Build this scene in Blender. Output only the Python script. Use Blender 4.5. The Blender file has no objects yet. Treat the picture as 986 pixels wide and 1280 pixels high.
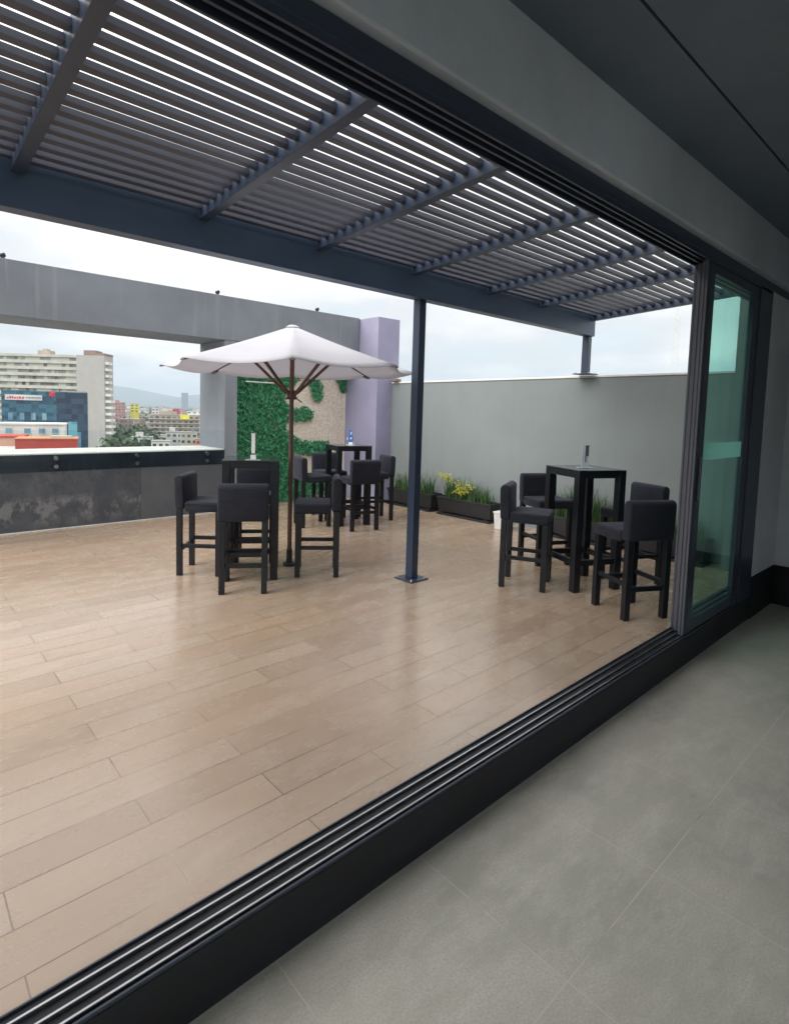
import bpy, bmesh, math, random
from mathutils import Matrix, Vector
R = math.radians
rnd = random.Random(11)
sc = bpy.context.scene
C = sc.collection

# ---------------------------------------------------------------- helpers
class MB:
    """collects boxes, tubes and faces; build() links them as ONE mesh object"""
    def __init__(s): s.v = []; s.f = []
    def quad(s, *p):
        n = len(s.v); s.v += [tuple(q) for q in p]; s.f.append(tuple(range(n, n+len(p))))
    def box(s, x0, x1, y0, y1, z0, z1, shear=0.0):
        n = len(s.v)
        for x in (x0, x1):
            for y in (y0, y1):
                for z in (z0, z1):
                    s.v.append((x, y, z + shear*y))
        for f in ((0,1,3,2),(4,6,7,5),(0,4,5,1),(2,3,7,6),(0,2,6,4),(1,5,7,3)):
            s.f.append(tuple(n+i for i in f))
    def frustum(s, x0, x1, y0, y1, z0, z1, ins):
        n = len(s.v)
        for (a, z) in ((0, z0), (ins, z1)):
            s.v += [(x0+a, y0+a, z), (x1-a, y0+a, z), (x1-a, y1-a, z), (x0+a, y1-a, z)]
        for f in ((3,2,1,0),(4,5,6,7),(0,1,5,4),(1,2,6,5),(2,3,7,6),(3,0,4,7)):
            s.f.append(tuple(n+i for i in f))
    def tube(s, a, b, r0, r1=None, k=10):
        r1 = r0 if r1 is None else r1
        a = Vector(a); b = Vector(b); d = (b-a).normalized()
        u = d.orthogonal().normalized(); w = d.cross(u); n = len(s.v)
        for (p, r) in ((a, r0), (b, r1)):
            for i in range(k):
                t = 2*math.pi*i/k; s.v.append(tuple(p + r*(math.cos(t)*u + math.sin(t)*w)))
        for i in range(k):
            j = (i+1) % k; s.f.append((n+i, n+j, n+k+j, n+k+i))
        s.f.append(tuple(n+i for i in reversed(range(k)))); s.f.append(tuple(n+k+i for i in range(k)))
    def prism(s, prof, x0, x1):
        """profile in (y, z) extruded along x"""
        n = len(s.v); k = len(prof)
        for x in (x0, x1): s.v += [(x, p[0], p[1]) for p in prof]
        for i in range(k):
            j = (i+1) % k; s.f.append((n+i, n+j, n+k+j, n+k+i))
        s.f.append(tuple(n+i for i in reversed(range(k)))); s.f.append(tuple(n+k+i for i in range(k)))
    def build(s, name, m, parent=None, bevel=0.0, seg=2, smooth=False, fix=True):
        me = bpy.data.meshes.new(name); me.from_pydata(s.v, [], s.f); me.update()
        if fix:
            b = bmesh.new(); b.from_mesh(me); bmesh.ops.recalc_face_normals(b, faces=b.faces); b.to_mesh(me); b.free()
        me.materials.append(m)
        o = bpy.data.objects.new(name, me); C.objects.link(o)
        if parent: o.parent = parent
        if bevel:
            d = o.modifiers.new('bevel', 'BEVEL'); d.width = bevel; d.segments = seg; d.limit_method = 'ANGLE'; d.angle_limit = R(40)
        if smooth:
            for p in me.polygons: p.use_smooth = True
        return o

def tag(o, label, cat=None, group=None, kind=None):
    if label: o['label'] = label
    if cat: o['category'] = cat
    if group: o['group'] = group
    if kind: o['kind'] = kind
    return o
def thing(name, label, cat, loc=(0,0,0), rz=0.0, group=None):
    o = bpy.data.objects.new(name, None); C.objects.link(o); o.location = loc; o.rotation_euler = (0,0,rz)
    o.empty_display_size = .1
    return tag(o, label, cat, group)
def dup(root, loc, rz, label):
    r = root.copy(); C.objects.link(r); r.location = loc; r.rotation_euler = (0,0,rz); r['label'] = label
    for ch in list(root.children):
        c = ch.copy(); C.objects.link(c); c.parent = r
        for g in list(ch.children):
            d = g.copy(); C.objects.link(d); d.parent = c
    return r

# ---------------------------------------------------------------- materials
def new_mat(name):
    m = bpy.data.materials.new(name); m.use_nodes = True
    nt = m.node_tree; b = nt.nodes['Principled BSDF']
    return m, nt, b
def N(nt, t, **kw):
    n = nt.nodes.new(t)
    for k, v in kw.items(): setattr(n, k, v)
    return n
def coord(nt, scale=(1,1,1), loc=(0,0,0), obj=False):
    mp = N(nt, 'ShaderNodeMapping'); mp.inputs['Scale'].default_value = scale; mp.inputs['Location'].default_value = loc
    if obj:
        g = N(nt, 'ShaderNodeTexCoord'); nt.links.new(g.outputs['Object'], mp.inputs[0])
    else:
        g = N(nt, 'ShaderNodeNewGeometry'); nt.links.new(g.outputs['Position'], mp.inputs[0])
    return mp
def ramp(nt, src, stops):
    r = N(nt, 'ShaderNodeValToRGB'); e = r.color_ramp.elements
    while len(e) < len(stops): e.new(.5)
    for i, (p, c) in enumerate(stops):
        e[i].position = p; e[i].color = (*c, 1) if len(c) == 3 else c
    nt.links.new(src, r.inputs[0]); return r
def mix(nt, fac, a, b, mode='MIX'):
    x = N(nt, 'ShaderNodeMix', data_type='RGBA', blend_type=mode)
    for i, s in ((0, fac), (6, a), (7, b)):
        if hasattr(s, 'links'): nt.links.new(s, x.inputs[i])
        elif i == 0: x.inputs[0].default_value = s
        else: x.inputs[i].default_value = (*s, 1)
    return x.outputs[2]
def noise(nt, vec, scale, detail=4, rough=.55):
    n = N(nt, 'ShaderNodeTexNoise'); n.inputs['Scale'].default_value = scale
    n.inputs['Detail'].default_value = detail; n.inputs['Roughness'].default_value = rough
    nt.links.new(vec.outputs[0], n.inputs['Vector']); return n
def bump(nt, b, src, strength, dist=.01):
    n = N(nt, 'ShaderNodeBump'); n.inputs['Strength'].default_value = strength; n.inputs['Distance'].default_value = dist
    nt.links.new(src, n.inputs['Height']); nt.links.new(n.outputs[0], b.inputs['Normal'])
def plain(name, col, rough=.6, metal=0.0, var=.12, scale=6, bmp=0.0, bscale=60, obj=False, sheen=0.0, spec=None, stretch=(1,1,1)):
    m, nt, b = new_mat(name)
    v = coord(nt, scale=stretch, obj=obj)
    n = noise(nt, v, scale)
    lo = tuple(c*(1-var) for c in col); hi = tuple(min(1, c*(1+var)) for c in col)
    r = ramp(nt, n.outputs[0], [(.3, lo), (.7, hi)])
    nt.links.new(r.outputs[0], b.inputs['Base Color'])
    b.inputs['Roughness'].default_value = rough; b.inputs['Metallic'].default_value = metal
    if spec is not None: b.inputs['Specular IOR Level'].default_value = spec
    if sheen:
        b.inputs['Sheen Weight'].default_value = sheen; b.inputs['Sheen Roughness'].default_value = .4
    if bmp:
        n2 = noise(nt, v, bscale, 5); bump(nt, b, n2.outputs[0], bmp, .004)
    return m
def glass_mat(name, tint, ior=1.22):
    m = bpy.data.materials.new(name); m.use_nodes = True; nt = m.node_tree; nt.nodes.clear()
    o = N(nt, 'ShaderNodeOutputMaterial'); t = N(nt, 'ShaderNodeBsdfTransparent'); g = N(nt, 'ShaderNodeBsdfGlossy')
    f = N(nt, 'ShaderNodeFresnel'); x = N(nt, 'ShaderNodeMixShader')
    gg = N(nt, 'ShaderNodeNewGeometry'); io = N(nt, 'ShaderNodeMath', operation='MULTIPLY_ADD'); io.inputs[1].default_value = 1/ior-ior; io.inputs[2].default_value = ior
    nt.links.new(gg.outputs['Backfacing'], io.inputs[0]); nt.links.new(io.outputs[0], f.inputs[0]); t.inputs[0].default_value = (*tint, 1); g.inputs['Roughness'].default_value = .01
    g.inputs[0].default_value = (.9, 1, .97, 1)
    nt.links.new(f.outputs[0], x.inputs[0]); nt.links.new(t.outputs[0], x.inputs[1]); nt.links.new(g.outputs[0], x.inputs[2])
    nt.links.new(x.outputs[0], o.inputs[0]); return m

def plank_mat():
    m, nt, b = new_mat('wood_look_porcelain')
    v = coord(nt, loc=(-.693+.45+9, -1.5985+.167*100, 0))
    br = N(nt, 'ShaderNodeTexBrick', offset=.5, offset_frequency=2)
    br.inputs['Scale'].default_value = 1; br.inputs['Brick Width'].default_value = .9; br.inputs['Row Height'].default_value = .167
    br.inputs['Mortar Size'].default_value = .0026; br.inputs['Mortar Smooth'].default_value = .2
    br.inputs['Color1'].default_value = (0,0,0,1); br.inputs['Color2'].default_value = (1,1,1,1); br.inputs['Mortar'].default_value = (.5,.5,.5,1)
    nt.links.new(v.outputs[0], br.inputs['Vector'])
    base = ramp(nt, br.outputs['Color'], [(0, (.345,.252,.180)), (.35, (.385,.292,.215)), (.7, (.415,.300,.212)), (1, (.435,.340,.26))])
    g1 = coord(nt, scale=(.7, 11, 1)); n1 = noise(nt, g1, 2.0, 5, .5)
    c1 = mix(nt, ramp(nt, n1.outputs[0], [(.35, (0,0,0)), (.75, (.38,.38,.38))]).outputs[0], base.outputs[0], (.35,.24,.165))
    g2 = coord(nt); n2 = noise(nt, g2, 1.1, 3)
    c2 = mix(nt, ramp(nt, n2.outputs[0], [(.4, (0,0,0)), (.75, (.5,.5,.5))]).outputs[0], c1, (.46,.375,.30))
    n3 = noise(nt, coord(nt, scale=(1,2.2,1)), 3.6, 6, .68)
    c3 = mix(nt, ramp(nt, n3.outputs[0], [(.50, (0,0,0)), (.72, (.26,.26,.26))]).outputs[0], c2, (.47,.425,.375))
    gn = noise(nt, g2, 2.0, 3)
    grout = ramp(nt, gn.outputs[0], [(.36, (.11,.082,.062)), (.52, (.21,.16,.125)), (.64, (.42,.36,.31))])
    c4 = mix(nt, br.outputs['Fac'], c3, grout.outputs[0])
    n6 = noise(nt, g2, .45, 3); c4 = mix(nt, ramp(nt, n6.outputs[0], [(.45, (0,0,0)), (.7, (.5,.5,.5))]).outputs[0], c4, (.455,.305,.205), 'MIX')
    nt.links.new(c4, b.inputs['Base Color'])
    rr = ramp(nt, n3.outputs[0], [(.3, (.17,)*3), (.7, (.34,)*3)]); nt.links.new(rr.outputs[0], b.inputs['Roughness'])
    inv = N(nt, 'ShaderNodeMath', operation='MULTIPLY_ADD'); inv.inputs[1].default_value = -1.0; inv.inputs[2].default_value = 1.0
    nt.links.new(br.outputs['Fac'], inv.inputs[0])
    ad = N(nt, 'ShaderNodeMath', operation='MULTIPLY_ADD'); ad.inputs[1].default_value = .18
    nt.links.new(n1.outputs[0], ad.inputs[0]); nt.links.new(inv.outputs[0], ad.inputs[2])
    b.inputs['Specular IOR Level'].default_value = 1.0
    bump(nt, b, ad.outputs[0], .3, .003)
    return m
def tile_mat():
    m, nt, b = new_mat('grey_floor_tile')
    v = coord(nt, loc=(-2.15+6.4, -.757+6.4, 0))
    br = N(nt, 'ShaderNodeTexBrick', offset=0.0, offset_frequency=2)
    br.inputs['Scale'].default_value = 1; br.inputs['Brick Width'].default_value = .64; br.inputs['Row Height'].default_value = .64
    br.inputs['Mortar Size'].default_value = .0022; br.inputs['Mortar Smooth'].default_value = .4
    br.inputs['Color1'].default_value = (0,0,0,1); br.inputs['Color2'].default_value = (1,1,1,1); br.inputs['Mortar'].default_value = (.5,.5,.5,1)
    nt.links.new(v.outputs[0], br.inputs['Vector'])
    g = coord(nt)
    base = ramp(nt, br.outputs['Color'], [(0, (.515,.49,.43)), (1, (.555,.53,.465))])
    n1 = noise(nt, g, 2.0, 5, .6)
    c1 = mix(nt, ramp(nt, n1.outputs[0], [(.36, (0,0,0)), (.64, (.9,.9,.9))]).outputs[0], base.outputs[0], (.39,.385,.345))
    n2 = noise(nt, coord(nt, scale=(.6,1.4,1)), 6, 8, .75)
    c2 = mix(nt, ramp(nt, n2.outputs[0], [(.44, (0,0,0)), (.66, (.8,.8,.8))]).outputs[0], c1, (.60,.585,.535))
    n4 = noise(nt, g, 130, 4, .75)
    c3 = mix(nt, ramp(nt, n4.outputs[0], [(.40, (.5,.5,.5)), (.58, (0,0,0))]).outputs[0], c2, (.33,.32,.285))
    c4 = mix(nt, br.outputs['Fac'], c3, ramp(nt, noise(nt, g, 1.7, 3).outputs[0], [(.42,(.30,.29,.255)),(.50,(.56,.545,.49))]).outputs[0])
    nt.links.new(c4, b.inputs['Base Color'])
    rr = ramp(nt, n2.outputs[0], [(.3, (.36,)*3), (.7, (.5,)*3)]); nt.links.new(rr.outputs[0], b.inputs['Roughness'])
    bump(nt, b, n4.outputs[0], .05, .001)
    return m
def stone_clad_mat():
    m, nt, b = new_mat('dark_slate_cladding')
    v = coord(nt, loc=(-2.55+15, 0, 0)); 
    sw = N(nt, 'ShaderNodeSeparateXYZ'); cb = N(nt, 'ShaderNodeCombineXYZ'); nt.links.new(v.outputs[0], sw.inputs[0])
    nt.links.new(sw.outputs[0], cb.inputs[0]); nt.links.new(sw.outputs[2], cb.inputs[1])
    br = N(nt, 'ShaderNodeTexBrick', offset=0.0); br.inputs['Scale'].default_value = 1
    br.inputs['Brick Width'].default_value = 2.5; br.inputs['Row Height'].default_value = 2.0; br.inputs['Mortar Size'].default_value = .003
    br.inputs['Color1'].default_value = (0,0,0,1); br.inputs['Color2'].default_value = (1,1,1,1)
    nt.links.new(cb.outputs[0], br.inputs['Vector'])
    base = ramp(nt, br.outputs['Color'], [(0, (.058,.067,.084)), (1, (.108,.118,.136))])
    g = coord(nt); n1 = noise(nt, g, 3.2, 6, .65)
    c1 = mix(nt, ramp(nt, n1.outputs[0], [(.45, (0,0,0)), (.7, (.7,.7,.7))]).outputs[0], base.outputs[0], (.13,.135,.14))
    # pale efflorescence creeping up the lower half of the slabs
    n2 = noise(nt, coord(nt, scale=(1.3,1,1)), 4.5, 7, .7)
    z = N(nt, 'ShaderNodeSeparateXYZ'); gg = N(nt, 'ShaderNodeNewGeometry'); nt.links.new(gg.outputs['Position'], z.inputs[0])
    zr = ramp(nt, z.outputs[2], [(.02, (.0,)*3), (.18, (1,)*3), (.34, (.95,)*3), (.42, (.12,)*3), (.7, (.25,)*3)])
    st = ramp(nt, n2.outputs[0], [(.5, (0,0,0)), (.58, (1,1,1))])
    f = mix(nt, 1.0, zr.outputs[0], st.outputs[0], 'MULTIPLY'); xr = ramp(nt, z.outputs[0], [(.0,(.8,)*3),(.6,(1,)*3)]); gt = N(nt,'ShaderNodeMath',operation='LESS_THAN'); gt.inputs[1].default_value = 2.56; nt.links.new(z.outputs[0], gt.inputs[0]); mm = N(nt,'ShaderNodeMath',operation='MULTIPLY_ADD'); mm.inputs[1].default_value = .38; mm.inputs[2].default_value = .04; nt.links.new(gt.outputs[0], mm.inputs[0]); f = mix(nt, 1.0, f, mm.outputs[0], 'MULTIPLY')
    c2 = mix(nt, f, c1, (.34,.34,.335))
    c3 = mix(nt, br.outputs['Fac'], c2, (.03,.03,.035))
    nt.links.new(c3, b.inputs['Base Color']); b.inputs['Roughness'].default_value = .45
    bump(nt, b, n1.outputs[0], .15, .004)
    return m
def stained(name, col, streak, rough=.85, amt=.6, bmp=.25, var=.11):
    """painted render with rain streaks that run down"""
    m, nt, b = new_mat(name)
    n1 = noise(nt, coord(nt), 1.3, 5, .6); n2 = noise(nt, coord(nt, scale=(5,5,.25)), 2.0, 5, .6); n3 = noise(nt, coord(nt), 90, 3)
    lo = tuple(c*(1-var) for c in col); hi = tuple(c*(1+var) for c in col)
    base = ramp(nt, n1.outputs[0], [(.35, lo), (.65, hi)])
    c = mix(nt, ramp(nt, n2.outputs[0], [(.56, (0,0,0)), (.72, (amt,)*3)]).outputs[0], base.outputs[0], streak)
    nt.links.new(c, b.inputs['Base Color']); b.inputs['Roughness'].default_value = rough
    bump(nt, b, n3.outputs[0], bmp, .003); return m
def pebble_mat():
    m, nt, b = new_mat('beige_stone_chips')
    v = coord(nt); vo = N(nt, 'ShaderNodeTexVoronoi'); vo.inputs['Scale'].default_value = 34; nt.links.new(v.outputs[0], vo.inputs['Vector'])
    r = ramp(nt, vo.outputs['Color'], [(.2, (.70,.60,.50)), (.55, (.80,.71,.61)), (.85, (.85,.78,.69))])
    d = ramp(nt, vo.outputs['Distance'], [(.35, (0,0,0)), (.75, (.75,.75,.75))])
    n = noise(nt, v, 5, 3); c0 = mix(nt, ramp(nt, n.outputs[0], [(.4, (0,0,0)), (.7, (.5,.5,.5))]).outputs[0], r  .outputs[0], (.70,.61,.51))
    c = mix(nt, d.outputs[0], c0, (.62,.53,.43))
    nt.links.new(c, b.inputs['Base Color']); b.inputs['Roughness'].default_value = .8
    bump(nt, b, vo.outputs['Distance'], -.5, .01); return m
def leaf_mat(name, stops, rough=.5, trans=.25):
    m, nt, b = new_mat(name)
    g = N(nt, 'ShaderNodeNewGeometry'); r = ramp(nt, g.outputs['Random Per Island'], stops)
    nt.links.new(r.outputs[0], b.inputs['Base Color']); b.inputs['Roughness'].default_value = rough
    if trans:
        t = N(nt, 'ShaderNodeBsdfTranslucent'); nt.links.new(r.outputs[0], t.inputs[0])
        x = N(nt, 'ShaderNodeMixShader'); x.inputs[0].default_value = trans
        o = nt.nodes['Material Output']; nt.links.new(b.outputs[0], x.inputs[1]); nt.links.new(t.outputs[0], x.inputs[2]); nt.links.new(x.outputs[0], o.inputs[0])
    return m
def fabric_mat(name, col, sheen=.35):
    m, nt, b = new_mat(name)
    v = coord(nt, obj=True); n = noise(nt, v, 9, 4); w = noise(nt, v, 420, 2)
    r = ramp(nt, n.outputs[0], [(.3, tuple(c*.8 for c in col)), (.7, tuple(c*1.25 for c in col))])
    nt.links.new(r.outputs[0], b.inputs['Base Color']); b.inputs['Roughness'].default_value = .85
    b.inputs['Sheen Weight'].default_value = sheen; b.inputs['Sheen Roughness'].default_value = .45
    b.inputs['Sheen Tint'].default_value = (.7,.7,.95,1)
    n5 = noise(nt, coord(nt, obj=True, scale=(1,1,2.2)), 5.5, 3); a5 = N(nt,'ShaderNodeMath',operation='MULTIPLY_ADD'); a5.inputs[1].default_value = 9.0; nt.links.new(n5.outputs[0], a5.inputs[0]); nt.links.new(w.outputs[0], a5.inputs[2])
    bump(nt, b, a5.outputs[0], .45, .0025); return m

M = {}
M['planks'] = plank_mat(); M['tiles'] = tile_mat(); M['slate'] = stone_clad_mat(); M['pebble'] = pebble_mat()
M['metal'] = plain('graphite_painted_metal', (.031,.048,.086), .38, 0.0, .1, 3)
M['metal_mid'] = plain('slate_blue_painted_metal', (.056,.094,.160), .42, 0.0, .1, 2)
M['slat'] = plain('grey_brown_louvre_metal', (.070,.076,.108), .45, 0.0, .1, 3)
M['frame'] = plain('anodised_door_frame', (.034,.046,.074), .38, .1, .1, 4)
M['frame_light'] = plain('brushed_door_profile', (.085,.092,.115), .36, .2, .1, 4)
M['track'] = plain('black_door_track', (.007,.009,.014), .5, 0.0, .2, 5)
M['rail'] = plain('worn_aluminium_rail', (.50,.51,.54), .3, 1.0, .15, 8)
M['riser'] = plain('black_threshold_paint', (.0032,.0042,.009), .62, 0.0, .6, 7, .3, 35, stretch=(.4,1,1.6))
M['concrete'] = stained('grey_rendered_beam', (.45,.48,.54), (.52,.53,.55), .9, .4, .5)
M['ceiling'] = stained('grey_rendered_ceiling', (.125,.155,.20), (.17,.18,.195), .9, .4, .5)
M['wall_grey'] = stained('pale_grey_wall_paint', (.215,.245,.252), (.19,.215,.222), .85, .45, .2, .05)
M['wall_in'] = stained('interior_wall_paint', (.52,.54,.58), (.48,.50,.53), .9, .3, .15)
M['wall_dark'] = stained('dark_interior_paint', (.30,.31,.33), (.32,.32,.33), .9, .3)
M['wall_white'] = plain('white_interior_paint', (.62,.61,.58), .9)
M['beam_paint'] = stained('blue_grey_beam_paint', (.205,.228,.262), (.27,.285,.30), .85, .8, .3)
M['beam_under'] = stained('dark_beam_paint', (.13,.135,.145), (.2,.2,.2), .85, .5, .3)
M['purple'] = stained('lilac_grey_pillar_paint', (.315,.305,.44), (.36,.35,.47), .85, .4, .2)
M['cap'] = plain('white_coping', (.72,.72,.69), .7, 0, .12, 4)
M['fabric'] = fabric_mat('charcoal_upholstery', (.008,.0105,.020), .13)
M['legwood'] = plain('black_lacquered_wood', (.006,.0078,.013), .42, 0, .3, 6, obj=True)
M['tabletop'] = plain('dark_table_glass', (.045,.052,.056), .09, 0, .1, 3, obj=True)
M['canvas'] = plain('white_canvas', (.68,.68,.735), .85, 0, .03, 3, .15, 240)
nt = M['canvas'].node_tree; t_ = N(nt,'ShaderNodeBsdfTranslucent'); t_.inputs[0].default_value = (.72,.72,.78,1); x_ = N(nt,'ShaderNodeMixShader'); x_.inputs[0].default_value = .38
nt.links.new(nt.nodes['Principled BSDF'].outputs[0], x_.inputs[1]); nt.links.new(t_.outputs[0], x_.inputs[2]); nt.links.new(x_.outputs[0], nt.nodes['Material Output'].inputs[0])
M['canvas_edge'] = plain('grey_canvas_pocket', (.16,.16,.165), .85)
M['umb_wood'] = plain('varnished_red_brown_wood', (.115,.055,.042), .4, 0, .3, 5, stretch=(6,6,.6))
M['black_plastic'] = plain('black_planter_plastic', (.018,.020,.024), .5, 0, .2, 6)
M['soil'] = plain('dark_potting_soil', (.035,.027,.02), .95, 0, .4, 30)
M['white_plastic'] = plain('white_plastic', (.75,.76,.77), .4)
M['acrylic'] = plain('frosted_clear_acrylic', (.50,.55,.60), .2)
M['dark_print'] = plain('dark_print', (.07,.075,.09), .5)
M['blue_print'] = plain('blue_print', (.045,.16,.52), .45)
M['steel'] = plain('polished_steel', (.72,.72,.72), .2, 1.0)
M['hedge'] = leaf_mat('artificial_green_leaves', [(0, (.015,.14,.065)), (.45, (.045,.30,.14)), (.8, (.08,.42,.20)), (1, (.18,.56,.31))], .5, .15)
M['grass'] = leaf_mat('snake_grass_blades', [(0, (.035,.085,.03)), (.6, (.07,.155,.05)), (1, (.14,.22,.075))], .5, .25)
M['flower'] = leaf_mat('yellow_green_flowers', [(0, (.42,.44,.05)), (1, (.66,.62,.09))], .6, .3)
M['glass_green'] = glass_mat('green_tinted_glass', (.885,.978,.955), 1.13)
M['glass_clear'] = glass_mat('pale_green_glass', (.945,.968,.968))
M['band'] = None

# ---------------------------------------------------------------- camera (wide phone lens, eye about 1.7 m above the room floor)
yaw, pitch, roll = .722306965, -.0772260394, .0259835626
fw = Vector((math.cos(pitch)*math.sin(yaw), math.cos(pitch)*math.cos(yaw), math.sin(pitch)))
r0 = Vector((math.cos(yaw), -math.sin(yaw), 0)); u0 = r0.cross(fw)
rr = math.cos(roll)*r0 + math.sin(roll)*u0; uu = -math.sin(roll)*r0 + math.cos(roll)*u0
cam = bpy.data.cameras.new('camera'); co = bpy.data.objects.new('camera', cam); C.objects.link(co)
mw = Matrix(((rr.x, uu.x, -fw.x, 0), (rr.y, uu.y, -fw.y, 0), (rr.z, uu.z, -fw.z, 1.5), (0,0,0,1)))
co.matrix_world = mw
cam.sensor_fit = 'HORIZONTAL'; cam.sensor_width = 36; cam.lens = 36*700.6/986
cam.shift_x = (493-464.63)/986; cam.shift_y = -(640-569.29)/986
cam.clip_start = .05; cam.clip_end = 30000
sc.camera = co

# ---------------------------------------------------------------- floors
b = MB(); b.quad((-9,1.513,0),(6.575,1.513,0),(6.575,8.3,0),(-9,8.3,0)); tag(b.build('terrace_floor', M['planks'], fix=False), None, kind='structure')
b = MB(); b.box(-9.0,6.9,1.38,8.4,-.5,-.205); tag(b.build('terrace_slab', M['beam_under']), None, kind='structure')
b = MB(); b.quad((-7,-2.7,-.2),(6.285,-2.7,-.2),(6.285,1.374,-.2),(-7,1.374,-.2)); tag(b.build('interior_floor', M['tiles'], fix=False), None, kind='structure')
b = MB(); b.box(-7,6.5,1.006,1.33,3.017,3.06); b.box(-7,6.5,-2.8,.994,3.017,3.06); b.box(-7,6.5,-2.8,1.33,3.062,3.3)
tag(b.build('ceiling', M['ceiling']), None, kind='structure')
b = MB(); b.box(-9000,9000,-3000,11000,-25.6,-25); tag(b.build('ground', plain('city_ground', (.16,.165,.14), .95, 0, .4, .02)), None, kind='structure')

# ---------------------------------------------------------------- door opening: threshold, track, header, beam
t = thing('threshold', 'black threshold step carrying the sliding door tracks along the tile floor', 'threshold', (0,1.44,0))
b = MB(); b.box(-7,6.28,-.066,.073,-.2,-.001); b.build('riser', M['riser'], t, .003)
b = MB(); b.box(-7,5.6,-.064,.071,.0,.005); b.build('track_plate', M['track'], t)
for yy in (1.476, 1.434, 1.396):
    b = MB(); b.box(-7,5.55,yy-1.44-.0035,yy-1.44+.0035,.005,.016); b.build('rail', M['rail'], t, .001)
b = MB(); b.box(-7,5.6,-.0645,-.058,.0055,.013); b.box(-7,5.6,.066,.0712,.0055,.012); b.build('track_lip', M['frame'], t)
for px, yy in ((.93,1.476),(.96,1.434),(.99,1.396),(1.93,1.476),(1.97,1.434)):
    b = MB(); b.box(px,px+.024,yy-1.44+.004,yy-1.44+.012,.005,.012); b.build('track_stop', M['frame_light'], t, .001)

t = thing('door_header', 'dark metal header with sliding tracks fixed under the grey beam', 'door header', (0,1.44,2.57))
b = MB(); b.box(-7,6.275,-.066,.073,.008,.070); b.build('header_box', M['frame'], t, .002)
for yy in (1.505, 1.455, 1.415, 1.380):
    b = MB(); b.box(-7,5.55,yy-1.44-.006,yy-1.44+.006,-.02,.0075); b.build('track_fin', M['frame'], t, .001)
b = MB(); b.box(-7,6.28,1.329,1.515,2.6425,3.3); tag(b.build('concrete_beam', M['concrete'], None, .012, 3), 'long grey rendered beam above the dark door header inside the room', 'beam')

# interior end walls
w = thing('corner_wall', 'short grey interior wall between the dark door frame and the room corner', 'wall', (5.9,1.44,0))
b = MB(); b.box(-.31,.385,-.066,.06,.172,2.577); b.build('wall_face', M['wall_in'], w)
b = MB(); b.box(-.31,.379,-.074,.05,-.2,.170); b.build('skirting', M['riser'], w, .003)
w = thing('end_wall', 'grey interior end wall with dark skirting at the right edge', 'wall', (6.28,-2,0))
b = MB(); b.box(.001,.25,-.6,3.56,-.2,3.017); b.build('wall_face', M['wall_in'], w)
b = MB(); b.box(-.012,-.0005,-.6,3.3655,-.2,.170); b.build('skirting', M['riser'], w, .003)
g = thing('fill_light_glazing', 'unseen glazed wall with dark mullions added behind the camera for fill light', 'added glazing', (0,-1.85,0))  # unseen glazing, added behind the camera to bring more light into the room
b = MB(); b.box(-7,3.65,-.08,.08,-.2,.0); b.box(-7,3.65,-.08,.08,2.95,3.017); b.build('frame', M['frame'], g)
for k in range(7):
    x = -6.9+k*1.75; b = MB(); b.box(x-.04,x+.04,-.06,.06,.001,2.949); b.build('mullion', M['frame'], g)
    if k < 6:
        b = MB(); b.box(x+.041,x+1.709,-.006,.006,.001,2.949); b.build('glass_pane', M['glass_clear'], g)
w = MB(); w.box(3.66,6.5,-1.95,-1.75,-.2,3.017); tag(w.build('light_block_wall', M['wall_dark']), 'unseen grey wall added behind the camera to cut light at the right', 'wall')  # unseen solid stretch added to block back light from the right of the room
w = MB(); w.box(-7.2,-7,-2.6,1.5,-.2,3.017); tag(w.build('far_side_wall', M['wall_white']), 'white side wall at the other end of the room', 'wall')

# sliding leaves parked together at the right
def leaf(y, x0, x1, label, sw=.085):
    d = thing('sliding_door_leaf', label, 'glass door', (x0,y,0), 0, 'glass door leaves stacked at the right')
    L = x1-x0; ht = 2.56; z0 = .017
    for a, mm in ((0, M['frame']), (L-sw, M['frame'])):
        b = MB(); b.box(a,a+sw,-.017,.017,z0,ht); st = b.build('stile', mm, d, .003)
        if a == 0:
            b = MB(); b.box(-.004,-.0005,-.0155,-.0035,z0+.002,ht-.002); b.box(-.004,-.0005,.0035,.0155,z0+.002,ht-.002); b.build('end_profile', M['frame_light'], st)
        b = MB(); b.box(a+.030,a+.036,-.0178,-.0165,z0+.02,ht-.02); b.build('stile_groove', M['track'], st)
    b = MB(); b.box(sw+.001,L-sw-.001,-.0165,.0165,z0,z0+.075); b.build('bottom_rail', M['frame'], d, .003)
    b = MB(); b.box(sw+.001,L-sw-.001,-.0165,.0165,ht-.07,ht); b.build('top_rail', M['frame'], d, .003)
    b = MB(); b.box(sw-.005,L-sw+.005,-.004,.004,z0+.07,ht-.065); b.build('glass_pane', M['glass_green'], d)
    return d
d3 = leaf(1.487, 4.215, 5.60, 'outermost glass door leaf of the parked stack, on the terrace side')
d2 = leaf(1.443, 4.175, 5.575, 'middle glass door leaf between the two other parked leaves')
d1 = leaf(1.400, 4.120, 5.25, 'innermost glass door leaf of the stack, nearest the tiled room floor', .135)
m, nt, bb = new_mat('teal_reflection_band'); bb.inputs['Roughness'].default_value = .3
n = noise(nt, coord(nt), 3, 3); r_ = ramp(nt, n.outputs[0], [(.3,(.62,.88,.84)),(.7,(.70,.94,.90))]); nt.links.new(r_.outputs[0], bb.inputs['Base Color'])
tl = N(nt,'ShaderNodeBsdfTranslucent'); nt.links.new(r_.outputs[0], tl.inputs[0]); xs = N(nt,'ShaderNodeMixShader'); xs.inputs[0].default_value = .6
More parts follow.
